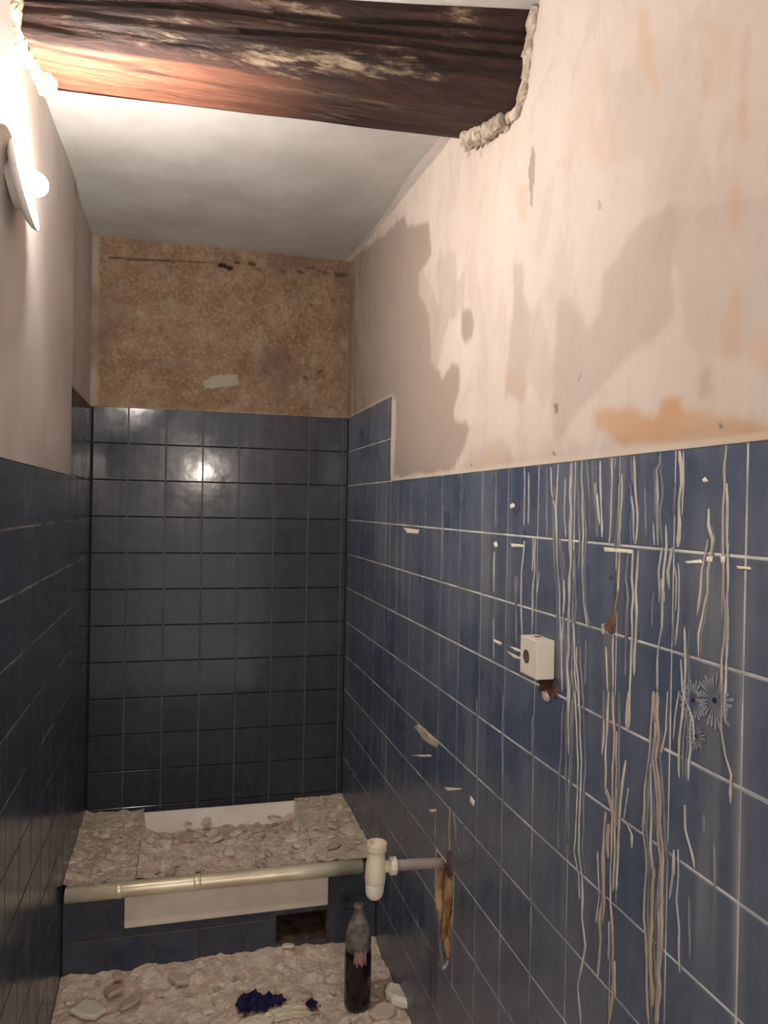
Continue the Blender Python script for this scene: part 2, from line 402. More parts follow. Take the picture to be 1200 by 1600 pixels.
# dark broken-out pocket around the waste pipe, ragged mortar inside the gap
def pebble(name, loc, size, mat, parent=None, seed=0, sub=2, rough=0.35):
    bm = bmesh.new(); bmesh.ops.create_icosphere(bm, subdivisions=sub, radius=0.5)
    rs = random.Random(seed); off = [rs.uniform(0, 50) for _ in range(3)]
    for v in bm.verts:
        n = float(fbm(np.array(v.co.x*3+off[0]), np.array(v.co.y*3+v.co.z*2.3+off[1]), seed % 97, 3))
        v.co *= 1.0 + (n-0.5)*2*rough
        v.co = Vector((v.co.x*size[0], v.co.y*size[1], v.co.z*size[2]))
    o = link(name, frombm(name, bm), mat, parent); o.location = loc
    return o
for i, (yy, zz, sy_, sz_) in enumerate(((cy_+0.03, PZ0+0.20, 0.05, 0.16), (cy_-0.02, PZ0+0.11, 0.06, 0.12), (cy_+0.01, PZ0+0.05, 0.05, 0.07), (cy_+0.045, PZ0+0.09, 0.03, 0.12))):
    pebble('mortar_lump', (WR+0.026, yy, zz), (0.03, sy_, sz_), M['mortar'], wr, 30+i)

# --- plaster on the right wall, its patches traced in wall coordinates
def polyRW(lst): return [RW(q) for q in lst]
G = [ # (outline, weight)
 ([(617,746),(621,622),(530,690),(530,400),(566,392),(600,370),(633,334),(640,352),(672,352),(675,398),(655,427),(655,461),(672,490),(675,570),(686,577),(692,592),(700,580),(707,569),(720,573),(720,605),(711,645),(712,658),(730,657),(735,671),(730,694),(710,733)], 1.0),
 ([(724,486),(733,482),(740,490),(744,503),(740,530),(731,539),(724,520)], 0.95),
 ([(684,420),(690,383),(694,400),(715,393),(718,440),(730,418),(728,480),(712,500),(700,500),(690,470)], 0.40),
 ([(672,490),(690,470),(704,500),(692,540),(684,577),(675,570)], 0.5),
 ([(640,420),(660,420),(690,480),(686,520),(650,500)], 0.35),
 ([(806,413),(821,413),(823,455),(833,490),(828,560),(820,628),(790,620),(800,545),(806,490)], 0.5),
 ([(828,500),(850,470),(870,600),(850,640),(830,600)], 0.25),
 ([(948,416),(973,390),(1010,336),(1058,326),(1064,357),(1052,419),(1064,492),(1030,526),(982,566),(953,600),(922,628),(886,674),(872,690),(866,640),(866,583),(874,527),(874,470),(891,470),(914,498),(922,510),(942,492),(945,456)], 0.44),
 ([(870,480),(880,460),(905,490),(893,520),(872,530)], 0.3),
 ([(1050,330),(1215,300),(1215,520),(1160,560),(1080,540),(1062,440)], 0.25),
 ([(1100,575),(1112,560),(1118,610),(1098,630)], 0.5),
 ([(722,740),(740,700),(785,682),(800,700),(808,728),(760,736)], 0.28),
 ([(1000,60),(1100,80),(1110,300),(1010,320)], 0.12),
 ([(940,120),(1010,100),(1030,240),(960,260)], 0.15)]
P = [
 ([(930,642),(996,638),(1027,650),(1041,626),(1070,620),(1078,646),(1115,648),(1215,655),(1215,684),(1100,694),(973,699),(953,680),(933,665)], 1.0),
 ([(1146,453),(1157,408),(1166,459),(1160,555),(1137,555),(1132,500)], 0.55),
 ([(1143,285),(1161,285),(1159,367),(1143,367)], 0.7),
 ([(1163,30),(1169,90),(1166,150),(1172,215),(1160,222),(1153,190),(1160,140)], 0.85),
 ([(1170,540),(1215,520),(1215,580),(1180,570)], 0.5),
 ([(1000,20),(1016,10),(1020,60),(1036,140),(1028,160),(1012,120),(1004,110)], 0.5),
 ([(810,300),(830,290),(828,350),(812,345)], 0.5),
 ([(930,200),(955,170),(965,250),(945,270)], 0.35),
 ([(735,730),(770,700),(800,705),(805,722),(760,735)], 0.35),
 ([(1090,30),(1150,60),(1140,160),(1095,150)], 0.25),
 ([(790,590),(815,570),(822,625),(800,630)], 0.3)]
DK = [([(836,226),(840,240),(838,290),(835,335),(829,270)], 0.6), ([(870,630),(876,628),(877,645),(871,648)], 0.9), ([(1129,664),(1132,664),(1132,670),(1129,670)], 1.0),
      ([(866,706),(870,706),(870,711),(866,711)], 0.9), ([(905,590),(913,584),(912,590),(906,595)], 0.7), ([(938,310),(944,318),(941,332),(936,330)], 0.4), ([(733,236),(741,222),(738,245),(732,250)], 0.45),
      ([(753,235),(757,233),(757,245),(753,246)], 0.35), ([(736,726),(739,726),(739,729),(736,729)], 0.9)]
def plaster_sheet(name, y0, y1, zlo, x, parent, step=0.0062):
    ny, nz = int((y1-y0)/step)+1, int((2.72-zlo)/step)+1
    Y, Z = np.meshgrid(np.linspace(y0, y1, ny), np.linspace(zlo, 2.72, nz))
    X = x + (fbm(Y*2.2, Z*2.2, 5, 3)-0.5)*0.010 + (fbm(Y*14, Z*10, 9, 3)-0.5)*0.0022
    X = np.minimum(X, x+0.002)
    lip = np.clip((Z-zlo)/0.03, 0, 1); X = X*lip + (WR-0.0008)*(1-lip)
    wy = Y + (fbm(Y*18, Z*13, 21, 3)-0.5)*0.020; wz = Z + (fbm(Y*18+9, Z*13, 33, 3)-0.5)*0.028
    ch = {}
    for nm, lst in (('grey', G), ('peach', P), ('dark', DK)):
        a = np.zeros(Y.shape)
        for poly, wt in lst:
            q = polyRW(poly); big = 1.0 if nm != 'dark' else 0.15
            a = np.maximum(a, wt*inpoly(Y+(wy-Y)*big, Z+(wz-Z)*big, q))
        for _ in range(2 if nm != 'dark' else 0):
            a[1:-1, 1:-1] = (a[1:-1, 1:-1]*2 + a[:-2, 1:-1] + a[2:, 1:-1] + a[1:-1, :-2] + a[1:-1, 2:])/6
        ch[nm] = a
    ch['peach'] *= 0.55 + 0.45*fbm(Y*9, Z*5, 61, 3)/0.6
    ch['cream'] = np.clip((1.75-Y)/1.3, 0, 1)*0.55*np.clip(fbm(Y*4, Z*2.5, 77, 4)*2-0.35, 0, 1)
    ch['grey'] = np.clip(ch['grey'] + 0.16*np.clip(fbm(Y*7, Z*3, 91, 4)*3-1.5, 0, 1), 0, 1)
    ch['brown'] = np.clip((Y-2.70)/0.55, 0, 1)*np.clip(fbm(Y*22, Z*9, 131, 4)*3.2-1.05, 0, 1)*np.clip(fbm(Y*60, Z*60, 141, 3)*2.2-.3, 0.35, 1)*0.85
    ch['brown'] = np.maximum(ch['brown'], 0.8*np.clip((Y-D+0.055)/0.03, 0, 1)*np.clip(fbm(Y*9, Z*9, 151, 3)*3-.6, 0, 1))
    edge = np.clip(1-np.abs(Z-zlo-0.004)/0.007, 0, 1)
    if y1 < D-0.2: edge = np.maximum(edge, np.clip(1-np.abs(Y-y1+0.008)/0.011, 0, 1)*(Z < ZT+0.004))
    ch['pale'] = edge*0.9
    v = np.stack([X, Y, Z], -1).reshape(-1, 3)
    idx = np.arange(ny*nz).reshape(nz, ny)
    f = np.stack([idx[:-1, :-1], idx[1:, :-1], idx[1:, 1:], idx[:-1, 1:]], -1).reshape(-1, 4)
    # skirt back into the wall along the free edges
    ed = np.concatenate([idx[0, :], idx[1:, -1]]); base = len(v)
    sk = v[ed].copy(); sk[:, 0] = WR + 0.032; m = len(ed)
    v = np.concatenate([v, v[ed], sk]); q_ = base+np.arange(m)
    f2 = np.stack([q_[:-1], q_[1:], q_[1:]+m, q_[:-1]+m], -1)
    me = pyd(name, v, np.concatenate([f, f2]))
    for nm, a in ch.items(): attr(me, nm, np.concatenate([a.ravel(), a.ravel()[ed], a.ravel()[ed]]))
    return link(name, me, M['plaster_r'], parent, True)
plaster_sheet('plaster_coat', YN, YSR, ZA-0.001, WR-0.003, wr)
plaster_sheet('plaster_coat', YSR, D+0.03, ZT-0.002, WR-0.003, wr)

# --- drips of plaster down the tiles
def drip(pts, wpx, tone):
    q = [np.array(RW(s)) for s in pts]
    out = []
    for i in range(len(q)-1):                   # resample every centimetre, let it wander a little
        L = np.linalg.norm(q[i+1]-q[i]); n = max(1, int(L/0.010))
        for s in range(n): out.append(q[i] + (q[i+1]-q[i])*s/n)
    out.append(q[-1]); out = np.array(out)
    hw = 0.5*wpx*math.hypot(q[0][0], WR)/FPX*1.35
    sd = random.randint(0, 9999); t = np.arange(len(out))
    out[:, 0] += (vn(t*0.33, t*0+sd, 3)-0.5)*hw*1.6
    wd = hw*(0.40 + 0.75*vn(t*0.27, t*0+sd, 8) + 0.50*vn(t*0.9, t*0+sd, 18)); wd[0] *= 0.5; wd[-1] *= 0.35
    v = []; f = []
    for i, (y, z) in enumerate(out):
        h = min(0.0016, wd[i]*0.7)
        v += [(WR-0.0001, y-wd[i], z), (WR-0.0004-h, y, z), (WR-0.0001, y+wd[i], z)]
        if i: a = 3*i; f += [(a-3, a-2, a+1, a), (a-2, a-1, a+2, a+1)]
    o = link('plaster_drip', pyd('plaster_drip', v, f), DR[tone], wr, True)
    return o
DRIPS = [
 ([(959,715),(957,730),(956,780),(954,820),(951,850)],3.5,1), ([(972,740),(971,792),(969,842),(967,892),(965,930)],3,1), ([(965,892),(964,930),(961,962),(957,978)],4,4),
 ([(992,712),(993,755),(996,792),(994,850)],4,1), ([(990,860),(987,905),(989,935),(987,1000),(986,1055),(982,1140)],4,1), ([(986,768),(990,800),(991,850)],3,0),
 ([(1032,705),(1031,725),(1026,735),(1029,775),(1026,810),(1028,852)],3,0), ([(1021,817),(1022,852)],4,0), ([(1064,704),(1065,755),(1061,805),(1060,855)],6,1),
 ([(1040,820),(1042,855),(1036,892),(1036,920),(1035,942),(1034,980),(1029,1007),(1027,1030),(1027,1080)],3.2,0), ([(1036,905),(1036,940)],7,2), ([(1059,880),(1061,905),(1060,955),(1056,1010)],3,0),
 ([(1106,795),(1107,820),(1114,842),(1110,865),(1105,892),(1105,925),(1099,960),(1092,990),(1091,1027)],4,1),
 ([(1134,696),(1132,755),(1129,792),(1129,865),(1131,905),(1132,967),(1129,1030),(1128,1080),(1126,1130),(1132,1180),(1142,1210),(1141,1255)],4,2),
 ([(1071,980),(1070,1080),(1066,1117),(1062,1155),(1061,1215)],4,1), ([(1064,1030),(1066,1080),(1080,1117),(1079,1162),(1075,1192),(1076,1220)],3,0), ([(1070,1257),(1070,1295),(1079,1330),(1084,1355)],5,0),
 ([(1060,1327),(1060,1367),(1057,1405),(1061,1455),(1062,1520)],3,0),
 ([(1021,1080),(1017,1155),(1007,1230),(1005,1292),(1010,1355),(1007,1430),(1009,1480),(1012,1560),(1014,1600)],4,2),
 ([(1026,1080),(1029,1142),(1025,1185),(1030,1250),(1032,1305),(1036,1342),(1035,1405),(1032,1480),(1028,1600)],6,2),
 ([(1022,1355),(1020,1417),(1016,1480),(1018,1570)],6,5), ([(1015,1150),(1018,1220),(1016,1300),(1020,1380)],4,0), ([(1043,1080),(1040,1140),(1030,1185)],3,1),
 ([(950,1080),(949,1125),(946,1180),(947,1242)],3.5,1), ([(957,1080),(959,1142),(957,1242),(956,1305),(954,1355),(954,1410),(957,1450),(956,1480)],4,2), ([(957,1440),(956,1500),(958,1560),(953,1600)],6,5),
 ([(981,1080),(980,1140)],6,1), ([(977,1187),(972,1230),(967,1280),(966,1330),(964,1392)],3.6,1), ([(945,1267),(941,1330),(941,1405),(937,1442),(937,1480),(935,1530)],5,2),
 ([(970,1280),(982,1290),(989,1305),(987,1325)],5,2), ([(946,1230),(955,1262),(962,1290)],9,2), ([(949,1285),(950,1340)],7,2),
 ([(900,1010),(904,1080),(905,1102),(907,1155),(909,1192),(907,1230),(905,1280),(904,1330),(910,1367),(911,1405),(910,1435),(915,1480),(903,1540),(907,1600)],3.4,0),
 ([(775,735),(775,820)],3,3), ([(772,862),(772,925)],3,1), ([(771,965),(771,1030)],2.5,0), ([(820,730),(819,822)],3,0), ([(826,738),(826,820)],2.4,0),
 ([(819,845),(815,900),(814,930),(816,1005)],3,0), ([(837,840),(836,892),(832,930),(832,990)],4,0), ([(855,730),(854,840)],3,3), ([(861,730),(862,767),(868,795)],3,1), ([(873,725),(871,760),(868,795),(869,840),(870,875),(875,930),(875,962),(877,1005),(879,1080)],3.4,0),
 ([(892,722),(892,840),(890,905),(890,967),(887,1030),(889,1080),(889,1180)],5.5,0), ([(896,972),(897,1017),(900,1080)],4,1), ([(884,747),(881,800),(884,840)],3,0),
 ([(909,720),(910,780),(912,842),(909,892),(912,942),(917,980)],3.5,0), ([(917,720),(922,780),(922,830)],3,3), ([(930,755),(938,820)],4,0), ([(937,720),(939,770),(941,840)],4,0), ([(902,720),(904,790),(905,840)],4,3), ([(926,720),(927,780)],4,3),
 ([(692,790),(692,905)],2,3), ([(832,1117),(833,1200)],4,3), ([(880,1100),(876,1180),(873,1240),(872,1330)],3,3), ([(886,1100),(884,1180),(886,1260),(884,1340)],4,3), ([(893,1095),(894,1160),(892,1230)],4,3), ([(889,1240),(888,1320)],3,3),
 ([(898,860),(900,940),(898,975)],4,3), ([(880,860),(882,900)],3,3), ([(946,1010),(949,1080)],3,1), ([(958,990),(957,1080)],3,2), ([(916,1000),(915,1070)],3,3), ([(1008,760),(1010,840)],3,3), ([(1020,925),(1019,980)],3,3),
 ([(786,1085),(785,1140),(786,1200),(784,1300),(782,1420)],3,3), ([(709,1270),(712,1315)],3.5,5), ([(703,1260),(702,1330)],5,5), ([(712,1255),(713,1320),(728,1345)],3,3), ([(681,1270),(680,1310)],2.5,0), ([(745,1090),(746,1230)],2.5,3), ([(725,1250),(724,1320)],3,3),
 ([(1116,1320),(1118,1420)],3,3), ([(1097,1270),(1098,1300)],6,3), ([(1077,1400),(1078,1500)],4,3), ([(828,1330),(830,1420),(827,1540)],3,3), ([(741,1450),(742,1540)],3,3)]
for pts, wd, tone in DRIPS:
    drip(pts, wd, tone)
    if pts[-1][1]-pts[0][1] > 110 and tone != 3:      # thinner runs beside the long ones
        for sx_ in random.sample((-9, -6, -4, 4, 6, 9), 2):
            a_ = random.randint(0, max(0, len(pts)//3)); b_ = random.randint(max(a_+2, len(pts)//2), len(pts))
            drip([(x_+sx_+random.uniform(-1.2, 1.2), y_) for x_, y_ in pts[a_:b_]], random.uniform(2.0, 4.5), random.choice((3, 3, 0, tone)))

# --- small scars on the tiles: chips of plaster, rust, mortar
def scar(poly, mat, th=0.0016, name='plaster_smear'):
    q = [RW(s) for s in poly]; n = len(q); cy, cz = sum(a for a, b in q)/n, sum(b for a, b in q)/n
    v = [(WR-0.0001, a, b) for a, b in q] + [(WR-th, cy+(a-cy)*0.72, cz+(b-cz)*0.72) for a, b in q] + [(WR-th*1.3, cy, cz)]
    f = [(i, (i+1) % n, n+(i+1) % n, n+i) for i in range(n)] + [(n+i, n+(i+1) % n, 2*n) for i in range(n)]
    return link(name, pyd(name, v, f), mat, wr)
for poly in ([(943,855),(965,857),(989,859),(988,865),(960,863),(945,862)], [(798,849),(818,851),(819,855),(800,855)], [(630,824),(640,826),(656,828),(653,834),(636,833)], [(770,998),(776,1000),(785,1005),(782,1008),(772,1003)],
             [(795,1009),(808,1013),(820,1018),(819,1021),(806,1017)], [(790,1016),(806,1024),(819,1029),(818,1032),(803,1028)], [(797,788),(802,786),(805,790),(802,794),(797,795)], [(1097,749),(1102,745),(1107,752),(1100,754)],
             [(771,848),(776,846),(778,854),(773,856)], [(641,1180),(672,1179),(676,1182),(660,1183)], [(693,1230),(722,1232),(720,1234),(700,1236)], [(670,1265),(682,1264),(682,1268),(674,1270)], [(1104,870),(1114,868),(1113,878),(1103,878)],
             [(1126,867),(1134,869),(1133,880),(1127,880)], [(1070,877),(1095,874),(1100,880),(1074,881)], [(1150,884),(1172,886),(1174,890),(1153,889)], [(735,1243),(742,1252),(740,1260),(734,1252)]):
    scar(poly, M['chip_pale'])
scar([(647,1136),(653,1131),(664,1139),(676,1151),(687,1160),(683,1168),(674,1165),(661,1157),(655,1146)], M['plaster_lump'], 0.004, 'mortar_chip')
scar([(946,982),(953,963),(960,962),(962,974),(958,992),(950,988)], M['rust'], 0.004, 'rust_spot')
scar([(941,974),(945,974),(946,990),(942,992)], M['plaster_lump'], 0.003, 'mortar_chip')
scar([(842,1064),(868,1063),(873,1078),(864,1094),(850,1092),(845,1080)], M['rust'], 0.004, 'rust_spot')
scar([(849,1078),(858,1076),(863,1090),(856,1097),(850,1092)], M['plaster_lump'], 0.006, 'mortar_chip')
scar([(862,1064),(870,1064),(871,1076),(864,1078)], M['hole'], 0.005, 'drill_hole')
scar([(953,899),(957,899),(957,905),(953,905)], M['hole'], 0.002, 'drill_hole')
scar([(698,1330),(706,1328),(708,1368),(700,1372)], M['hole'], 0.004, 'drill_hole')

# --- printed flowers on one tile: thin raised petals
def flower(px, r, n, seed):
    rs = random.Random(seed); cy, cz = RW(px); v = []; f = []
    for i in range(n):
        a = 2*math.pi*(i+rs.uniform(-.2, .2))/n; L = r*rs.uniform(0.72, 1.05); r0 = r*0.26; wd = r*0.055
        d = np.array([math.cos(a), math.sin(a)]); e = np.array([-d[1], d[0]])
        pts = [d*r0, d*(r0*.5+L*.5)+e*wd, d*L*.93+e*wd*1.25, d*L, d*L*.93-e*wd*1.25, d*(r0*.5+L*.5)-e*wd]
        b = len(v); v += [(WR-0.0005-seed*0.00025, cy+q[0], cz+q[1]) for q in pts]; f.append(tuple(range(b, b+6)))
    o = link('flower_print', pyd('flower_print', v, f), M['print'], wr); o['label'] = 'pale grey flower printed on a blue tile'
    s = [(WR-0.0006-seed*0.00025, cy+r*.10*math.cos(t), cz+r*.10*math.sin(t)) for t in np.linspace(0, 2*math.pi, 11)[:-1]]
    link('flower_centre', pyd('flower_centre', s, [tuple(range(10))]), M['print_dark'], o)
flower((1083, 1094), 0.034, 24, 1); flower((1117, 1094), 0.040, 26, 2); flower((1088, 1150), 0.022, 18, 3)

# ------------------------------------------------------------------ structure: back wall
wb = link('wall_back', boxes('wall_back', [((XL-0.14, D+0.030, -0.06), (WR+0.14, D+0.14, ZTOP))]), M['mortar'])
props(wb, 'end wall with dull blue tiles below and bare brown render above', kind='structure')
link('grout_bed', boxes('grout_bed', [((XL-0.02, D+GR, 0.0), (WR+0.03, D+0.031, ZT-0.006))]), M['grout_b'], wb)
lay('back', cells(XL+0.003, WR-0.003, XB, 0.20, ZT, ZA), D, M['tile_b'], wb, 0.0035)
# bare render panel
def render_panel():
    x0, x1, z0, z1 = XL-0.03, WR+0.03, ZT-0.004, 2.74
    nx, nz = 230, 160
    X, Z = np.meshgrid(np.linspace(x0, x1, nx), np.linspace(z0, z1, nz))
    h = (fbm(X*9, Z*9, 4, 5)-0.5)*0.030 + (fbm(X*34, Z*34, 14, 4)-0.5)*0.020
    dark = np.zeros(X.shape)
    def line(px, wd, wt, jit):
        q = [on(1, D, s) for s in px]
        for a, b in zip(q[:-1], q[1:]):
            t = np.clip(((X-a[0])*(b[0]-a[0]) + (Z-a[2])*(b[2]-a[2]))/((b[0]-a[0])**2+(b[2]-a[2])**2+1e-9), 0, 1)
            dd = np.hypot(X-a[0]-t*(b[0]-a[0]), Z-a[2]-t*(b[2]-a[2])) + (vn(X*40, Z*40, 71)-0.5)*jit
            np.maximum(dark, wt*np.clip(1.4-dd/wd, 0, 1), out=dark)
    line([(170,399),(220,403),(262,404)], .0045, 0.75, .004); line([(262,404),(335,408)], .0035, 0.55, .004); line([(345,411),(362,416)], .009, 1, .012); line([(368,407),(374,408)], .006, .9, .006)
    line([(390,409),(400,412)], .006, .8, .008); line([(441,420),(446,422)], .006, .9, .006); line([(468,420),(474,423)], .007, 1, .008); line([(478,417),(494,415)], .006, .9, .008); line([(455,411),(456,415)], .004, .8, .004); line([(500,420),(512,424)], .004, .7, .006)
    line([(528,426),(543,427)], .009, .9, .008); line([(405,418),(408,420)], .005, .7, .006); line([(452,553),(454,562)], .005, .6, .006); line([(476,588),(480,590)], .006, .7, .006); line([(500,580),(506,578)], .006, .6, .006)
    line([(185,443),(205,447)], .010, .25, .015)
    light = np.zeros(X.shape)
    q = [on(1, D, s) for s in ((317,593),(345,584),(372,585),(374,602),(345,606),(319,608))]
    light = np.maximum(light, 1.0*inpoly(X+(vn(X*60, Z*60, 5)-.5)*.008, Z+(vn(X*60, Z*60, 6)-.5)*.008, [(s[0], s[2]) for s in q]))
    dl = np.clip((X - on(1, D, (151, 500))[0])/0.012, 0, 1)
    light = np.maximum(light, np.clip(1-dl, 0, 1)*0.75)                     # plaster margin at the left corner
    light = np.maximum(light, 0.6*np.clip(1-np.abs(Z-z0-0.006)/0.008, 0, 1)*(fbm(X*20, Z*0, 55, 3) > 0.42))
    light = np.maximum(light, 0.30*np.clip(fbm(X*16+3, Z*16, 66, 4)*5-2.9, 0, 1))
    pink = np.clip(fbm(X*5, Z*5, 44, 4)*4-2.05, 0, 1)*0.75
    Yv = D + 0.020 - h - 0.008*light + 0.014*dark
    Yv = np.minimum(Yv, D+0.0285); Yv[0, :] = D+0.004
    v = np.stack([X, Yv, Z], -1).reshape(-1, 3); idx = np.arange(nx*nz).reshape(nz, nx)
    f = np.stack([idx[:-1, :-1], idx[:-1, 1:], idx[1:, 1:], idx[1:, :-1]], -1).reshape(-1, 4)
    me = pyd('rough_render', v, f)
    attr(me, 'dark', dark); attr(me, 'light', light); attr(me, 'pink', pink)
    o = link('rough_render', me, M['render'], wb, True); o['label'] = 'bare brown rough render'
render_panel()

# ------------------------------------------------------------------ structure: left wall
wl = link('wall_left', boxes('wall_left', [((XL-0.14, YN, -0.06), (XL-0.030, D+0.14, ZTOP))]), M['mortar_dark'])
props(wl, 'left-hand wall, smooth plaster above and shiny dark blue tiles below', kind='structure')
ZAL = CAMZ + 0.090
link('grout_bed', boxes('grout_bed', [((XL-0.031, YN, 0.0), (XL-GR, YSL, ZAL)), ((XL-0.031, YSL, 0.0), (XL-GR, D+0.03, CAMZ+0.25))]), M['grout_l'], wl)
link('mortar_bed', boxes('mortar_bed', [((XL-0.031, YSL, CAMZ+0.25), (XL-0.004, D+0.03, ZT-0.006))]), M['mortar_dark'], wl)
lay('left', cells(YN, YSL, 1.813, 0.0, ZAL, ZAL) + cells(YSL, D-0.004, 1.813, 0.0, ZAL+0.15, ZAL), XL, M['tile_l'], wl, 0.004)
ys = [YSL] + [1.813+T*i for i in range(0, 12) if YSL+0.01 < 1.813+T*i < D-0.012] + [D-0.004]
for a, b in zip(ys[:-1], ys[1:]):                   # broken-off top row
    ta, tb = [CAMZ + 0.312 + (s-2.71)*0.115 + random.uniform(-.004, .004) for s in (a, b)]
    zb = ZAL+0.15; c_ = (a+b)/2; hw = (b-a-GAP)/2
    put_tile('left', poly_tile([(-hw, 0), (hw, 0), (hw, tb-zb), (0.0, (ta+tb)/2-zb+random.uniform(-.006, .003)), (-hw, ta-zb)], M['tile_l']), c_, zb+GAP/2, XL, wl, 0.002)
def left_sheet(y0, y1, zlo, x):
    ny, nz = int((y1-y0)/0.02)+1, int((2.72-zlo)/0.02)+1
    Y, Z = np.meshgrid(np.linspace(y0, y1, ny), np.linspace(zlo, 2.72, nz))
    X = x + (fbm(Y*2.0, Z*2.0, 8, 2)-0.5)*0.008*np.clip((Z-zlo)/0.06, 0.1, 1)
    v = np.stack([X, Y, Z], -1).reshape(-1, 3); idx = np.arange(ny*nz).reshape(nz, ny)
    f = np.stack([idx[:-1, :-1], idx[:-1, 1:], idx[1:, 1:], idx[1:, :-1]], -1).reshape(-1, 4)
    ed = np.concatenate([idx[0, :], idx[1:, -1]]); base = len(v); sk = v[ed].copy(); sk[:, 0] = XL-0.032; m = len(ed); q_ = base+np.arange(m)
    f2 = np.stack([q_[1:], q_[:-1], q_[:-1]+m, q_[1:]+m], -1)
    return link('plaster_coat', pyd('plaster_coat', np.concatenate([v, v[ed], sk]), np.concatenate([f, f2])), M['plaster_l'], wl, True)
left_sheet(YN, YSL, ZAL-0.001, XL+0.003)
left_sheet(YSL, D+0.03, ZT-0.010, XL-0.010)

# ------------------------------------------------------------------ structure: floor, ceiling, cove
fl = link('floor', boxes('floor', [((XL-0.14, YN, -0.06), (WR+0.14, D+0.14, 0.0))]), M['rubble_grey'])
props(fl, 'floor buried under dust and broken plaster', kind='structure')
def ceiling():
    ys_ = list(np.linspace(YN, 1.70, 12)) + list(np.linspace(1.76, D+0.1, 20)); xs = np.linspace(XL-0.10, WR+0.10, 16)
    v = [(x, y, ceil_z(y) + (float(fbm(np.array(x*3), np.array(y*3), 12, 2))-0.5)*0.012) for y in ys_ for x in xs]
    n = len(xs); f = [(j*n+i, (j+1)*n+i, (j+1)*n+i+1, j*n+i+1) for j in range(len(ys_)-1) for i in range(n-1)]
    b = len(v); v += [(XL-.1, YN, ZTOP+.02), (WR+.1, YN, ZTOP+.02), (WR+.1, D+.1, ZTOP+.02), (XL-.1, D+.1, ZTOP+.02)]; f.append((b, b+1, b+2, b+3))
    o = link('ceiling', pyd('ceiling', v, f), M['ceiling'], None, True)
    props(o, 'white painted ceiling behind and before the beam', kind='structure')
ceiling()
def cove(x, s):
    prof = [(0.000, -0.030), (0.003, -0.016), (0.010, -0.008), (0.022, -0.003), (0.040, 0.004), (0.06, 0.05), (-0.04, 0.05), (-0.04, -0.03)]
    ys_ = np.linspace(1.80, D+0.01, 24); v = []; n = len(prof)
    for y in ys_:
        for a, b in prof: v.append((x - s*(a + random.uniform(-.0015, .0015)), y, ceil_z(max(y, 1.76)) + b))
    f = [(j*n+i, j*n+(i+1) % n, (j+1)*n+(i+1) % n, (j+1)*n+i) for j in range(len(ys_)-1) for i in range(n)] + [tuple(range(n)), tuple(range(len(v)-n, len(v)))]
    bm = bmesh.new(); me = pyd('t', v, f); bm.from_mesh(me); bpy.data.meshes.remove(me)
    o = link('trim_1', frombm('trim_1', bm), M['plaster_l'], None, False)
    props(o, 'rounded plaster cove between ceiling and right-hand wall', kind='structure')
cove(WR+0.006, 1)

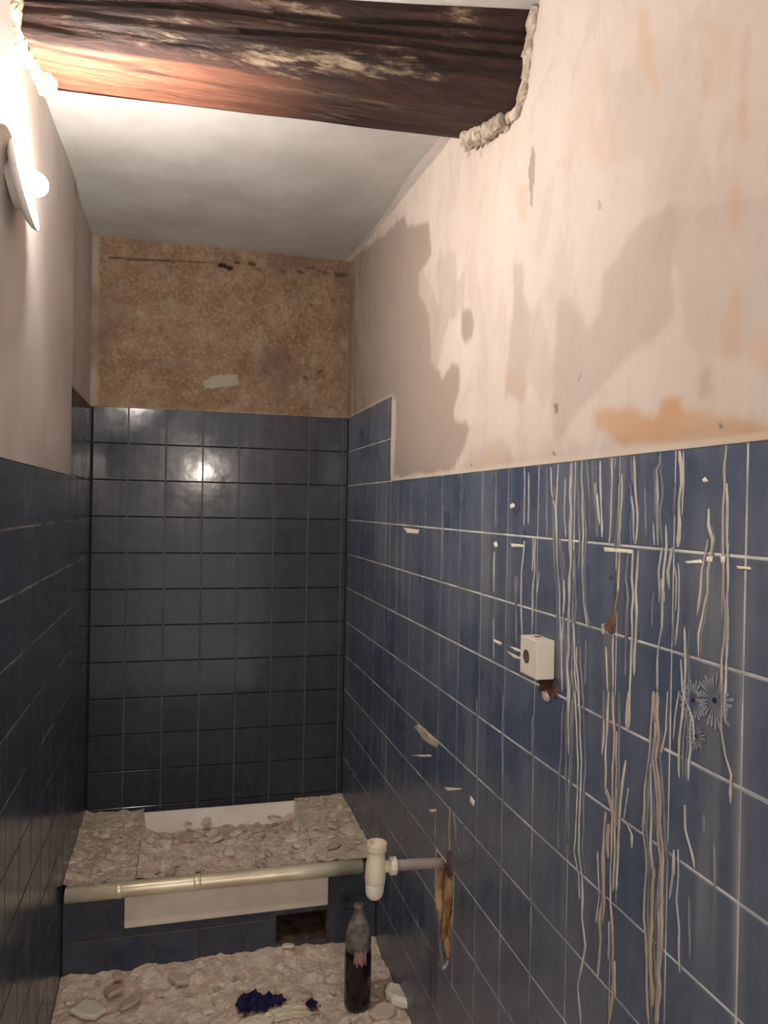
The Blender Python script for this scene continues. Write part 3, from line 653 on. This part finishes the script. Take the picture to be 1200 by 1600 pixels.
# ------------------------------------------------------------------ the beam
def beam():
    t = empty('ceiling_beam', (0, 1.75, 2.6)); props(t, 'dark rough-hewn wooden beam spanning the room under the ceiling', 'beam')
    #            front-top      front-bottom   back-bottom    back-top    (y, z)
    Ls = [(1.715, 1.085), (1.742, 0.985), (1.775, 0.966), (2.035, 1.012), (2.055, 1.030), (2.055, 1.10)]
    Rs = [(1.490, 1.085), (1.535, 0.905), (1.565, 0.885), (1.825, 0.937), (1.843, 0.955), (1.843, 1.10)]
    nx, per = 150, 22
    v = []; cr = []; du = []; glow = []
    for i in range(nx+1):
        s = i/nx; x = XL-0.02 + (WR+0.04-XL)*s
        pts = []
        for q in range(5):
            a = np.array(Ls[q])*(1-s)+np.array(Rs[q])*s; b = np.array(Ls[q+1])*(1-s)+np.array(Rs[q+1])*s
            n = (44 if q == 0 else per) if q in (0, 2) else (3 if q in (1, 3) else 5)
            for m in range(n): pts.append((a+(b-a)*m/n, q, m/n))
        pts.append((np.array(Ls[5])*(1-s)+np.array(Rs[5])*s, 4, 1.0))
        for m, (p_, q, tt) in enumerate(pts):
            g = float(fbm(np.array(x*2.2), np.array((q*9+tt*9)*1.0), 3, 4))-0.5
            g2 = float(vn(np.array(x*7), np.array(q*30+tt*26), 8))-0.5
            crk = 0.0
            if q == 0:
                for pos, ph in ((0.30, 0.0), (0.62, 2.0), (0.47, 4.4)):
                    c_ = pos + 0.05*math.sin(x*3.1+ph) + 0.03*math.sin(x*9+ph)
                    on_ = float(vn(np.array(x*2.6+ph*5), np.array(ph), 6)) > 0.40
                    if on_: crk = max(crk, max(0.0, 1-abs(tt-c_)/0.045))
            dy, dz = 0.022*g + 0.004*g2 + crk*0.010, 0.0
            if q == 2: dy, dz = 0.0, 0.016*g + 0.004*g2
            elif q in (1, 3): dz = 0.012*g
            v.append((x, p_[0]+dy-1.75, p_[1]+CAMZ+dz-2.6)); cr.append(crk); du.append(1.0 if q in (0, 1) else 0.35)
            glow.append((1.0 if q == 2 else 0.0)*max(0.0, min(1.0, (0.30-x)/0.55)))  # painted lamplight: underside only, full at the bulb end, fading rightwards
    n = len(v)//(nx+1)
    f = [(j*n+i, j*n+i+1, (j+1)*n+i+1, (j+1)*n+i) for j in range(nx) for i in range(n-1)]
    me = pyd('timber', v, f); attr(me, 'crack', cr); attr(me, 'dusty', du); attr(me, 'bulb_glow', glow)
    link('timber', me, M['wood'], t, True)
    def collar(path, rad, seed):
        pts = [Vector(q)-Vector((0, 1.75, 2.6)) for q in path]; out = []; rr_ = []
        for a, b in zip(pts[:-1], pts[1:]):
            for s in range(14): out.append(a.lerp(b, s/14))
        out.append(pts[-1])
        for i, q in enumerate(out): rr_.append(rad*(0.55 + 1.0*float(fbm(np.array(i*0.16), np.array(seed*3.3), 5, 3))))
        me = tube('plaster_collar', out, rr_, 12)
        for v_ in me.vertices:
            c3 = v_.co; g = float(fbm(np.array(c3.x*70+c3.z*50), np.array(c3.y*70+c3.z*31), seed, 3))-.5; h = float(vn(np.array(c3.x*190+c3.z*130), np.array(c3.y*190), seed))-.5
            v_.co = c3 + Vector((g*.6+h*.4, g-h*.5, g*.8+h))*rad*1.1
        o = link('plaster_collar', me, M['plaster_lump'], t, False); o['label'] = 'crumbly pale plaster packed round the beam end'
    xr = WR-0.004
    collar([(xr, 1.486, 2.66), (xr+.002, 1.510, 2.60), (xr, 1.53, 2.51), (xr, 1.556, 2.478), (xr-.008, 1.64, 2.490), (xr-.02, 1.75, 2.515), (xr-.022, 1.835, 2.537), (xr, 1.86, 2.60)], 0.013, 4)
    collar([(xr-.01, 1.60, 2.484), (xr-.02, 1.70, 2.500), (xr-.03, 1.80, 2.524)], 0.020, 9)
    xl = XL+0.014
    collar([(xl-.004, 1.70, 2.66), (xl-.004, 1.735, 2.585), (xl, 1.77, 2.560), (xl+.006, 1.86, 2.580), (xl+.010, 1.96, 2.600), (xl, 2.04, 2.612)], 0.014, 5)
    o = pebble('plaster_collar', (XL+0.03, 1.90-1.75, 2.585-2.6), (0.06, 0.26, 0.016), M['plaster_lump'], t, 77, 3); o['label'] = 'pale plaster lump under the beam end'
    o.location = (XL+0.030, 0.16, -0.003)
beam()

# ------------------------------------------------------------------ wall lamp
def wall_lamp():
    xw = XL+0.004; t = empty('wall_lamp', (xw, 1.725, CAMZ+0.650)); props(t, 'lit bare bulb in a white porcelain dish on the left-hand wall', 'lamp')
    dish = [(0.045, -0.012), (0.050, 0.0), (0.070, 0.003), (0.084, 0.010), (0.091, 0.018), (0.090, 0.020), (0.087, 0.0195), (0.076, 0.0115), (0.056, 0.006), (0.030, 0.005), (0.001, 0.005)]
    o = link('dish', lathe('dish', dish, 40, 'X'), M['porcelain'], t, True); o.rotation_euler = (0, math.radians(-13), 0); o.location = (0.014, 0, 0)
    ax = Vector((0.56, 0.25, -0.78)).normalized(); rot = Vector((1, 0, 0)).rotation_difference(ax).to_matrix().to_4x4()
    o = link('socket', lathe('socket', [(0.016, 0.0), (0.019, 0.002), (0.019, 0.026), (0.016, 0.028), (0.001, 0.028)], 24, 'X'), M['porcelain'], t, True)
    o.matrix_local = Matrix.Translation((0.018, -0.014, 0.055)) @ rot
    b = link('bulb', lathe('bulb', [(0.011, 0.020), (0.012, 0.030), (0.016, 0.038), (0.0215, 0.048), (0.0235, 0.058), (0.0225, 0.068), (0.017, 0.077), (0.009, 0.0815), (0.001, 0.083)], 28, 'X'), M['bulb'], t, True)
    b.matrix_local = Matrix.Translation((0.018, -0.014, 0.055)) @ rot; b['label'] = 'glowing pear-shaped bulb'
wall_lamp()

# ------------------------------------------------------------------ tiled ledge, tub
YF = 2.68; TX0, TX1 = -0.165, 0.527; HX0, HX1, HZ0, HZ1 = 0.344, 0.524, 0.058, 0.160; LZ = 0.315
def ledge():
    t = empty('tiled_ledge', (0, 0, 0)); props(t, 'low blue-tiled ledge across the far end of the room', 'ledge')
    yb = YF+GR; e = 0.004
    bl = [((XL+e, yb, 0.0), (TX0-e, D-e, LZ)), ((TX1+e, yb, 0.0), (WR-e, D-e, LZ)), ((TX0-e, yb, 0.0), (HX0, D-e, 0.176)), ((HX0, yb, 0.0), (TX1+e, D-e, HZ0)), ((HX0, yb, HZ1), (TX1+e, D-e, 0.176)), ((HX0, 2.95, HZ0), (TX1+e, D-e, HZ1)), ((HX1, yb, HZ0), (TX1+e, 2.95, HZ1))]
    link('body', boxes('body', bl), M['mortar_dark'], t)
    rects = cells(XL+e, WR-e, XB, 0.0, 0.305, 0.15)
    for hole in ((TX0, TX1, 0.180, 0.4), (HX0, HX1, HZ0, HZ1)): rects = sub_rects(rects, hole)
    lay('back', rects, YF, M['tile_l'], t, 0.006)
ledge()
def tub():
    t = empty('tub', ((TX0+TX1)/2, YF, 0.18)); props(t, 'white enamelled tub full of rubble, sunk in the tiled ledge', 'tub')
    x0, x1, y0, y1 = TX0, TX1, YF-0.012, D-0.008
    def R_(i, z, k=1.0): return [(x0+i, y0+i, z), (x1-i, y0+i, z), (x1-i, y1-i*k, z), (x0+i, y1-i*k, z)]
    v = R_(0, .181) + R_(0, .322) + R_(.032, .322, .3) + R_(.055, .200, .9); f = [(3, 2, 1, 0), (12, 13, 14, 15)]
    for r in (0, 4, 8):
        for q in range(4): f.append((r+q, r+(q+1) % 4, r+4+(q+1) % 4, r+4+q))
    me = pyd('t', v, f); bm = bmesh.new(); bm.from_mesh(me); bpy.data.meshes.remove(me)
    bmesh.ops.translate(bm, verts=bm.verts, vec=(-(x0+x1)/2, -YF, -0.18))
    bmesh.ops.bevel(bm, geom=[e for e in bm.edges], offset=0.006, segments=3, affect='EDGES', profile=0.5)
    link('basin', frombm('basin', bm), M['enamel'], t, True)
tub()

# ------------------------------------------------------------------ rubble beds (uncountable) and chunks (countable)
def bed(name, x0, x1, y0, y1, hfun, mat, label, step=0.0055, skirt=0.1):
    nx, ny = int((x1-x0)/step)+1, int((y1-y0)/step)+1
    X, Y = np.meshgrid(np.linspace(x0, x1, nx), np.linspace(y0, y1, ny)); Z = hfun(X, Y)
    v = np.stack([X, Y, Z], -1).reshape(-1, 3); idx = np.arange(nx*ny).reshape(ny, nx)
    f = np.stack([idx[:-1, :-1], idx[:-1, 1:], idx[1:, 1:], idx[1:, :-1]], -1).reshape(-1, 4)
    o = link(name, pyd(name, v, f), mat); props(o, label, 'rubble', kind='stuff')
    return o
def crumbs(X, Y, s, amp, f1=20):
    a = np.abs(fbm(X*f1, Y*f1, s, 4)-0.5)*2
    b = np.floor(fbm(X*f1*1.6, Y*f1*1.6, s+5, 2)*7)/7
    return amp*(0.55*a + 0.55*b - 0.2 + 0.15*vn(X*150, Y*150, s+9))
def h_floor(X, Y): return 0.006 + 0.018*fbm(X*3, Y*3, 2, 3) + crumbs(X, Y, 40, 0.028, 13) + 0.022*np.clip(1-(YF-Y)/0.10, 0, 1)
def h_tub(X, Y):
    s = np.clip((Y-2.95)/0.30, 0, 1); edge = np.clip(1-np.minimum(X-TX0-.04, TX1-.04-X)/0.08, 0, 1)
    return 0.300 - 0.062*s**1.3 + 0.022*edge + crumbs(X, Y, 50, 0.036, 15)
def h_left(X, Y): return LZ + 0.012 + crumbs(X, Y, 60, 0.030, 17) + 0.014*np.clip(1-(X-XL)/0.06, 0, 1)
def h_right(X, Y): return LZ + 0.012 + crumbs(X, Y, 70, 0.018, 14)
bed('rubble', XL+.001, WR-.001, 0.9, YF-.002, h_floor, M['rubble'], 'dusty brown rubble spread over the floor before the ledge', 0.007)
bed('rubble', TX0+.036, TX1-.036, YF+.022, D-.030, h_tub, M['rubble'], 'pinkish broken-plaster rubble filling the white tub')
bed('rubble', XL+.001, TX0+.034, YF+.004, D-.003, h_left, M['rubble_grey'], 'grey-brown rubble on the left-hand end of the tiled ledge')
bed('rubble', TX1-.034, WR-.001, YF+.004, D-.003, h_right, M['rubble_beige'], 'beige rubble on the right-hand end of the tiled ledge')

def shard(seed):
    rs = random.Random(seed); n = rs.randint(5, 7); bm = bmesh.new()
    ring = [(math.cos(2*math.pi*(i+rs.uniform(-.3, .3))/n)*rs.uniform(.6, 1)*0.5, math.sin(2*math.pi*(i+rs.uniform(-.3, .3))/n)*rs.uniform(.6, 1)*0.5) for i in range(n)]
    b = [bm.verts.new((x, y, -0.13)) for x, y in ring]; m = [bm.verts.new((x*1.06, y*1.06, rs.uniform(-.02, .05))) for x, y in ring]; tp = [bm.verts.new((x*.86, y*.86, rs.uniform(.10, .17))) for x, y in ring]
    bm.faces.new(list(reversed(b))); bm.faces.new(tp)
    for i in range(n):
        j = (i+1) % n; bm.faces.new((b[i], b[j], m[j], m[i])); bm.faces.new((m[i], m[j], tp[j], tp[i]))
    return frombm('shard', bm)
SH = {mk: [] for mk in ('chip', 'chip_pale', 'chip_brick')}
for mk in SH:
    for s in range(7):
        me = shard(s*3+len(mk)); me.materials.append(M[mk]); SH[mk].append(me)
def chunk(x, y, z, size, mk, label, group, tilt=0.3, flat=1.0, name='plaster_chunk', rz=None):
    o = bpy.data.objects.new(name, random.choice(SH[mk])); C.objects.link(o)
    o.location = (x, y, z + size*0.13*flat + 0.002); o.scale = (size, size*random.uniform(.65, 1.0), size*flat)
    o.rotation_euler = (random.gauss(0, tilt), random.gauss(0, tilt), random.uniform(0, 6.28) if rz is None else rz)
    return props(o, label, 'rubble chunk', group)
OCC = []
for px_, z_, s_ in (((558, 1575), .02, .10), ((385, 1574), .03, .08), ((430, 1578), .03, .09), ((487, 1572), .03, .05)):
    q_ = on(2, z_, px_); OCC.append((q_[0], q_[1], s_))
COL = {'chip': 'beige', 'chip_pale': 'whitish', 'chip_brick': 'pinkish'}
def scatter(n, x0, x1, y0, y1, hf, s0, s1, where, group, kinds):
    done = 0; tries = 0
    while done < n and tries < n*40:
        tries += 1
        x, y = random.uniform(x0, x1), random.uniform(y0, y1); s = s0+(s1-s0)*random.random()**2.2
        if any(math.hypot(x-a, y-b) < (s+c)*0.48 for a, b, c in OCC): continue
        done += 1; OCC.append((x, y, s))
        z = float(hf(np.array([[x]]), np.array([[y]]))[0, 0]); kd = random.choice(kinds)
        u, v = (x-x0)/(x1-x0), (y-y0)/(y1-y0)
        zone = where[(0 if u < .34 else 1 if u < .67 else 2)*2 + (0 if v < .5 else 1)]
        size = 'tiny' if s < s0+(s1-s0)*.08 else 'small' if s < s0+(s1-s0)*.4 else 'large'
        chunk(x, y, z, s, kd, '%s %s plaster shard %s' % (size, COL[kd], zone), group, 0.25, random.uniform(.5, 1.1))
# the larger pieces one can point at
def big(px, z, size, mk, label, flat=0.6, tilt=0.15, rz=None):
    p_ = on(2, z, px); OCC.append((p_[0], p_[1], size)); return chunk(p_[0], p_[1], z-0.004, size, mk, label, None, tilt, flat, rz=rz)
big((112, 1345), .338, .095, 'chip_pale', 'pale flat plaster slab at the front left corner of the ledge', .35, .05)
big((122, 1302), .338, .085, 'chip_pale', 'pinkish plaster slab against the left-hand wall, behind the corner slab', .35, .05)
big((168, 1358), .335, .060, 'chip_pale', 'jagged pale chunk in grey rubble just left of the tub', .6)
big((240, 1345), .310, .130, 'chip_pale', 'large pale plaster slab lying over the front left of the tub', .22, .12)
big((322, 1284), .285, .060, 'chip_pale', 'pointed pale plaster chunk at the back of the tub')
big((292, 1288), .285, .050, 'chip', 'beige plaster chunk left of the pointed pale chunk in the tub')
big((430, 1280), .290, .070, 'chip_pale', 'biggest pale chunk at the back right of the tub')
big((520, 1322), .335, .085, 'chip', 'flat beige slab on the rubble by the right-hand rim of the tub', .35)
big((545, 1300), .335, .070, 'chip_pale', 'beige slab on the ledge close to the right-hand wall', .4)
big((142, 1580), .030, .130, 'chip_pale', 'pale yellowish plaster slab on the floor by the left-hand wall', .4)
big((182, 1546), .034, .120, 'chip_brick', 'pinkish flat slab on the floor with a dark hole', .4)
big((202, 1566), .036, .090, 'chip_brick', 'pink slab on the floor lapping over a shadow gap', .4)
big((282, 1530), .036, .095, 'chip', 'beige chunk on the floor below the white tub front')
big((185, 1526), .060, .040, 'chip_brick', 'round pink chunk leaning against the tiled front', 1.2)
big((625, 1562), .035, .120, 'chip_pale', 'thick broken plaster block on the floor against the drip-stained wall', .9)
big((600, 1585), .030, .090, 'chip', 'beige broken block on the floor right of the dark bottle', .7)
big((450, 1478), .060, .050, 'chip_pale', 'pale crumb on the sill of the dark hole in the ledge front', .6)
scatter(62, TX0+.06, TX1-.06, YF+.05, D-.14, h_tub, .022, .080, ['in the tub rubble by its front left corner', 'in the tub rubble by its back left corner', 'in the tub rubble midway along the front rail', 'in the tub rubble midway along the back rim', 'in the tub rubble by its front right corner', 'in the tub rubble by its back right corner'], 'plaster shards in the tub', ['chip', 'chip', 'chip_brick', 'chip_pale'])
scatter(26, XL+.02, TX0, YF+.03, D-.03, h_left, .018, .060, [a % b for a in ('in grey ledge rubble by the left wall, %s', 'amid grey ledge rubble left of the tub, %s', 'in grey rubble beside the left tub rim, %s') for b in ('near the rail', 'near the end wall')], 'plaster shards at the left-hand ledge end', ['chip', 'chip_pale', 'chip'])
scatter(30, TX1, WR-.02, YF+.03, D-.03, h_right, .018, .060, [a % b for a in ('in beige rubble beside the right tub rim, %s', 'amid beige rubble right of the tub, %s', 'in beige rubble by the right wall, %s') for b in ('near the rail', 'near the end wall')], 'plaster shards at the right-hand ledge end', ['chip', 'chip_pale', 'chip'])
scatter(90, XL+.03, WR-.03, 2.05, YF-.03, h_floor, .018, .070, ['on the floor by the left-hand wall, nearest the camera', 'on the floor by the left-hand wall, close to the tiled front', 'on the floor around the navy rag', 'on the floor below the white tub front', 'on the floor around the dark bottle', 'on the floor below the dark hole'], 'plaster shards on the floor', ['chip', 'chip', 'chip_brick', 'chip_pale'])

# ------------------------------------------------------------------ rail
def rail():
    t = empty('metal_rail', (-0.345, YF-0.040, 0.328)); props(t, 'long tarnished metal rail along the front edge of the ledge', 'rail')
    L = 0.985
    o = link('tube', tube('tube', [(0, 0, 0), (0.002, 0, 0), (L*.25, .0, .000), (L*.5, 0, -.002), (L*.75, 0, -.003), (L, 0, -.004)], [.023, .0255, .0255, .0255, .0255, .0255], 24), M['rail'], t, True)
    for s, wd in ((0.165, 0.010), (0.415, 0.012)):
        link('joint_ring', tube('joint_ring', [(s-wd, 0, -.0005), (s-wd*.6, 0, -.0005), (s+wd*.6, 0, -.0005), (s+wd, 0, -.0005)], [.0255, .0268, .0268, .0255], 24), M['rail'], t, True)
rail()

# ------------------------------------------------------------------ bottle trap on its waste pipe
def trap():
    bx, by = 0.517, 1.985; t = empty('bottle_trap', (bx, by, CAMZ-1.052)); t.rotation_euler = (0, math.radians(2.0), 0)
    props(t, 'yellowed white plastic bottle trap hanging from a grey waste pipe', 'drain trap')
    link('body', lathe('body', [(0.024, 0.040), (0.0270, 0.046), (0.0285, 0.060), (0.0275, 0.085), (0.0250, 0.108), (0.0230, 0.122), (0.0225, 0.132)], 28), M['pvc'], t, True)
    link('cup', lathe('cup', [(0.006, 0.0), (0.015, 0.002), (0.0215, 0.009), (0.0245, 0.020), (0.0255, 0.038), (0.0262, 0.048), (0.0240, 0.050)], 28), M['pvc_cup'], t, True)
    link('inlet_nut', lathe('inlet_nut', [(0.0245, 0.130), (0.0275, 0.133), (0.0280, 0.150), (0.0265, 0.153), (0.0215, 0.153), (0.0205, 0.140), (0.001, 0.139)], 14), M['pvc'], t, False)
    o = link('outlet', lathe('outlet', [(0.016, 0.0), (0.016, 0.028)], 20, 'X'), M['pvc'], t, True); o.location = (0.016, 0, 0.086)
    o = link('outlet_nut', lathe('outlet_nut', [(0.0175, 0.0), (0.0235, 0.002), (0.0245, 0.012), (0.0235, 0.019), (0.0175, 0.021)], 14, 'X'), M['pvc_cup'], t, False); o.location = (0.036, 0, 0.086)
    o = link('waste_pipe', tube('waste_pipe', [(0.05, 0, 0.086), (0.10, 0, 0.086), (0.16, 0, 0.085), (0.212, 0, 0.084)], 0.0145, 20), M['pipe_grey'], t, True); o['label'] = 'dirty grey plastic pipe'
trap()

# ------------------------------------------------------------------ socket box
def socket_box():
    x1, y0, y1, z0, z1 = WR-0.0002, 1.352, 1.428, CAMZ-0.328, CAMZ-0.252; t = empty('socket_box', (x1, (y0+y1)/2, z0))
    props(t, 'small cream plastic box on the drip-stained blue tiles', 'wall box')
    a, b = (y1-y0)/2, z1-z0
    link('body', boxes('body', [((-0.038, -a, 0), (0, a, b))], 0.0022), M['box'], t, False)
    o = link('knob_recess', lathe('knob_recess', [(0.0125, 0.0), (0.0135, -0.0012), (0.0105, -0.0016), (0.0085, -0.0008), (0.001, -0.0008)], 22, 'X'), M['hole'], t, True); o.location = (-0.0378, 0.008, b*0.50)
    o = link('cable_slot', boxes('cable_slot', [((-0.006, -0.006, 0), (0.006, 0.006, 0.001))]), M['hole'], t); o.location = (-0.014, 0.010, b-0.0004)
socket_box()

# ------------------------------------------------------------------ bottle, rags
def bottle():
    p_ = on(2, 0.022, (558, 1572)); t = empty('bottle', (p_[0], p_[1], 0.018)); props(t, 'dark glass bottle with dusty shoulders standing on the floor', 'bottle')
    link('glass_body', lathe('glass_body', [(0.001, 0.004), (0.030, 0.0), (0.039, 0.006), (0.0425, 0.020), (0.0428, 0.10), (0.0420, 0.165), (0.0400, 0.190)], 36), M['bottle'], t, True)
    o = link('shoulder', lathe('shoulder', [(0.0400, 0.189), (0.0412, 0.212), (0.0400, 0.234), (0.0345, 0.258), (0.025, 0.282), (0.0165, 0.298), (0.0140, 0.318), (0.0165, 0.320), (0.0165, 0.328), (0.0130, 0.330), (0.001, 0.329)], 36), M['dust_glass'], t, True); o['label'] = 'dust-coated shoulder and neck'
    v = []; f = []; n = 9; m = 5
    for i in range(n):
        a = -math.pi/2 - 0.55 + 1.0*i/(n-1)
        for j in range(m):
            z = 0.158 + 0.040*j/(m-1) + 0.008*math.sin(i*2.3+j) ; r = 0.0434 if z < .17 else 0.0418
            v.append((r*math.cos(a), r*math.sin(a), z))
    f = [(i*m+j, (i+1)*m+j, (i+1)*m+j+1, i*m+j+1) for i in range(n-1) for j in range(m-1)]
    o = link('torn_label', pyd('torn_label', v, f), M['label'], t, True); o['label'] = 'torn pinkish label'
bottle()
def cloth(name, px, sx, sy, hgt, mat, label, cat, seed, rz, rag=0.32, base=0.020, dz=0.012):
    n, m = 44, 30; v = []; keep = set()
    p_ = on(2, base, px); c_, s_ = math.cos(rz), math.sin(rz)
    for j in range(m):
        for i in range(n):
            u, w_ = i/(n-1)*2-1, j/(m-1)*2-1
            x = u*sx*(1+.25*(float(vn(np.array(w_*3.0), np.array(seed*1.0), 5))-.5)); y = w_*sy*(1+.5*(float(vn(np.array(u*4.0), np.array(seed*1.0), 6))-.5))
            r = math.hypot(u, w_)*(1 + rag*(float(vn(np.array(u*3.1+seed), np.array(w_*3.1), 9))-.5)*2)
            z = base + dz*.3 + hgt*max(0.0, 1-r*r)*(0.25 + 0.75*abs(float(fbm(np.array(u*3.2+seed), np.array(w_*3.2), 4, 4))-.5)*2*1.6)
            if r < 1.0: keep.add(j*n+i)
            v.append((c_*x-s_*y, s_*x+c_*y, z))
    f = [(j*n+i, j*n+i+1, (j+1)*n+i+1, (j+1)*n+i) for j in range(m-1) for i in range(n-1)]
    f = [q for q in f if all(k_ in keep for k_ in q)]
    bm = bmesh.new(); me = pyd('t', v, f); bm.from_mesh(me); bpy.data.meshes.remove(me)
    bmesh.ops.delete(bm, geom=[x for x in bm.verts if not x.link_faces], context='VERTS')
    bmesh.ops.solidify(bm, geom=list(bm.faces), thickness=0.003)
    o = link(name, frombm(name, bm), mat, None, True); o.location = (p_[0], p_[1], 0)
    props(o, label, cat)
cloth('paper_scrap', (445, 1582), .105, .045, .010, M['paper'], 'crumpled cream paper sheet on the floor under the navy rag', 'paper', 3, -.1, .2, .022, .014)
cloth('paper_scrap', (400, 1597), .060, .030, .012, M['paper'], 'small cream paper scrap before the navy rag', 'paper', 8, .2, .3, .024, .018)
cloth('rag', (407, 1572), .085, .038, .045, M['rag'], 'crumpled navy blue rag on the floor rubble', 'rag', 5, -.08, .35, .030, .020)
cloth('rag', (487, 1572), .018, .026, .014, M['rag'], 'small navy blue cloth scrap between rag and dark bottle', 'rag', 12, .3, .5, .036, .020)
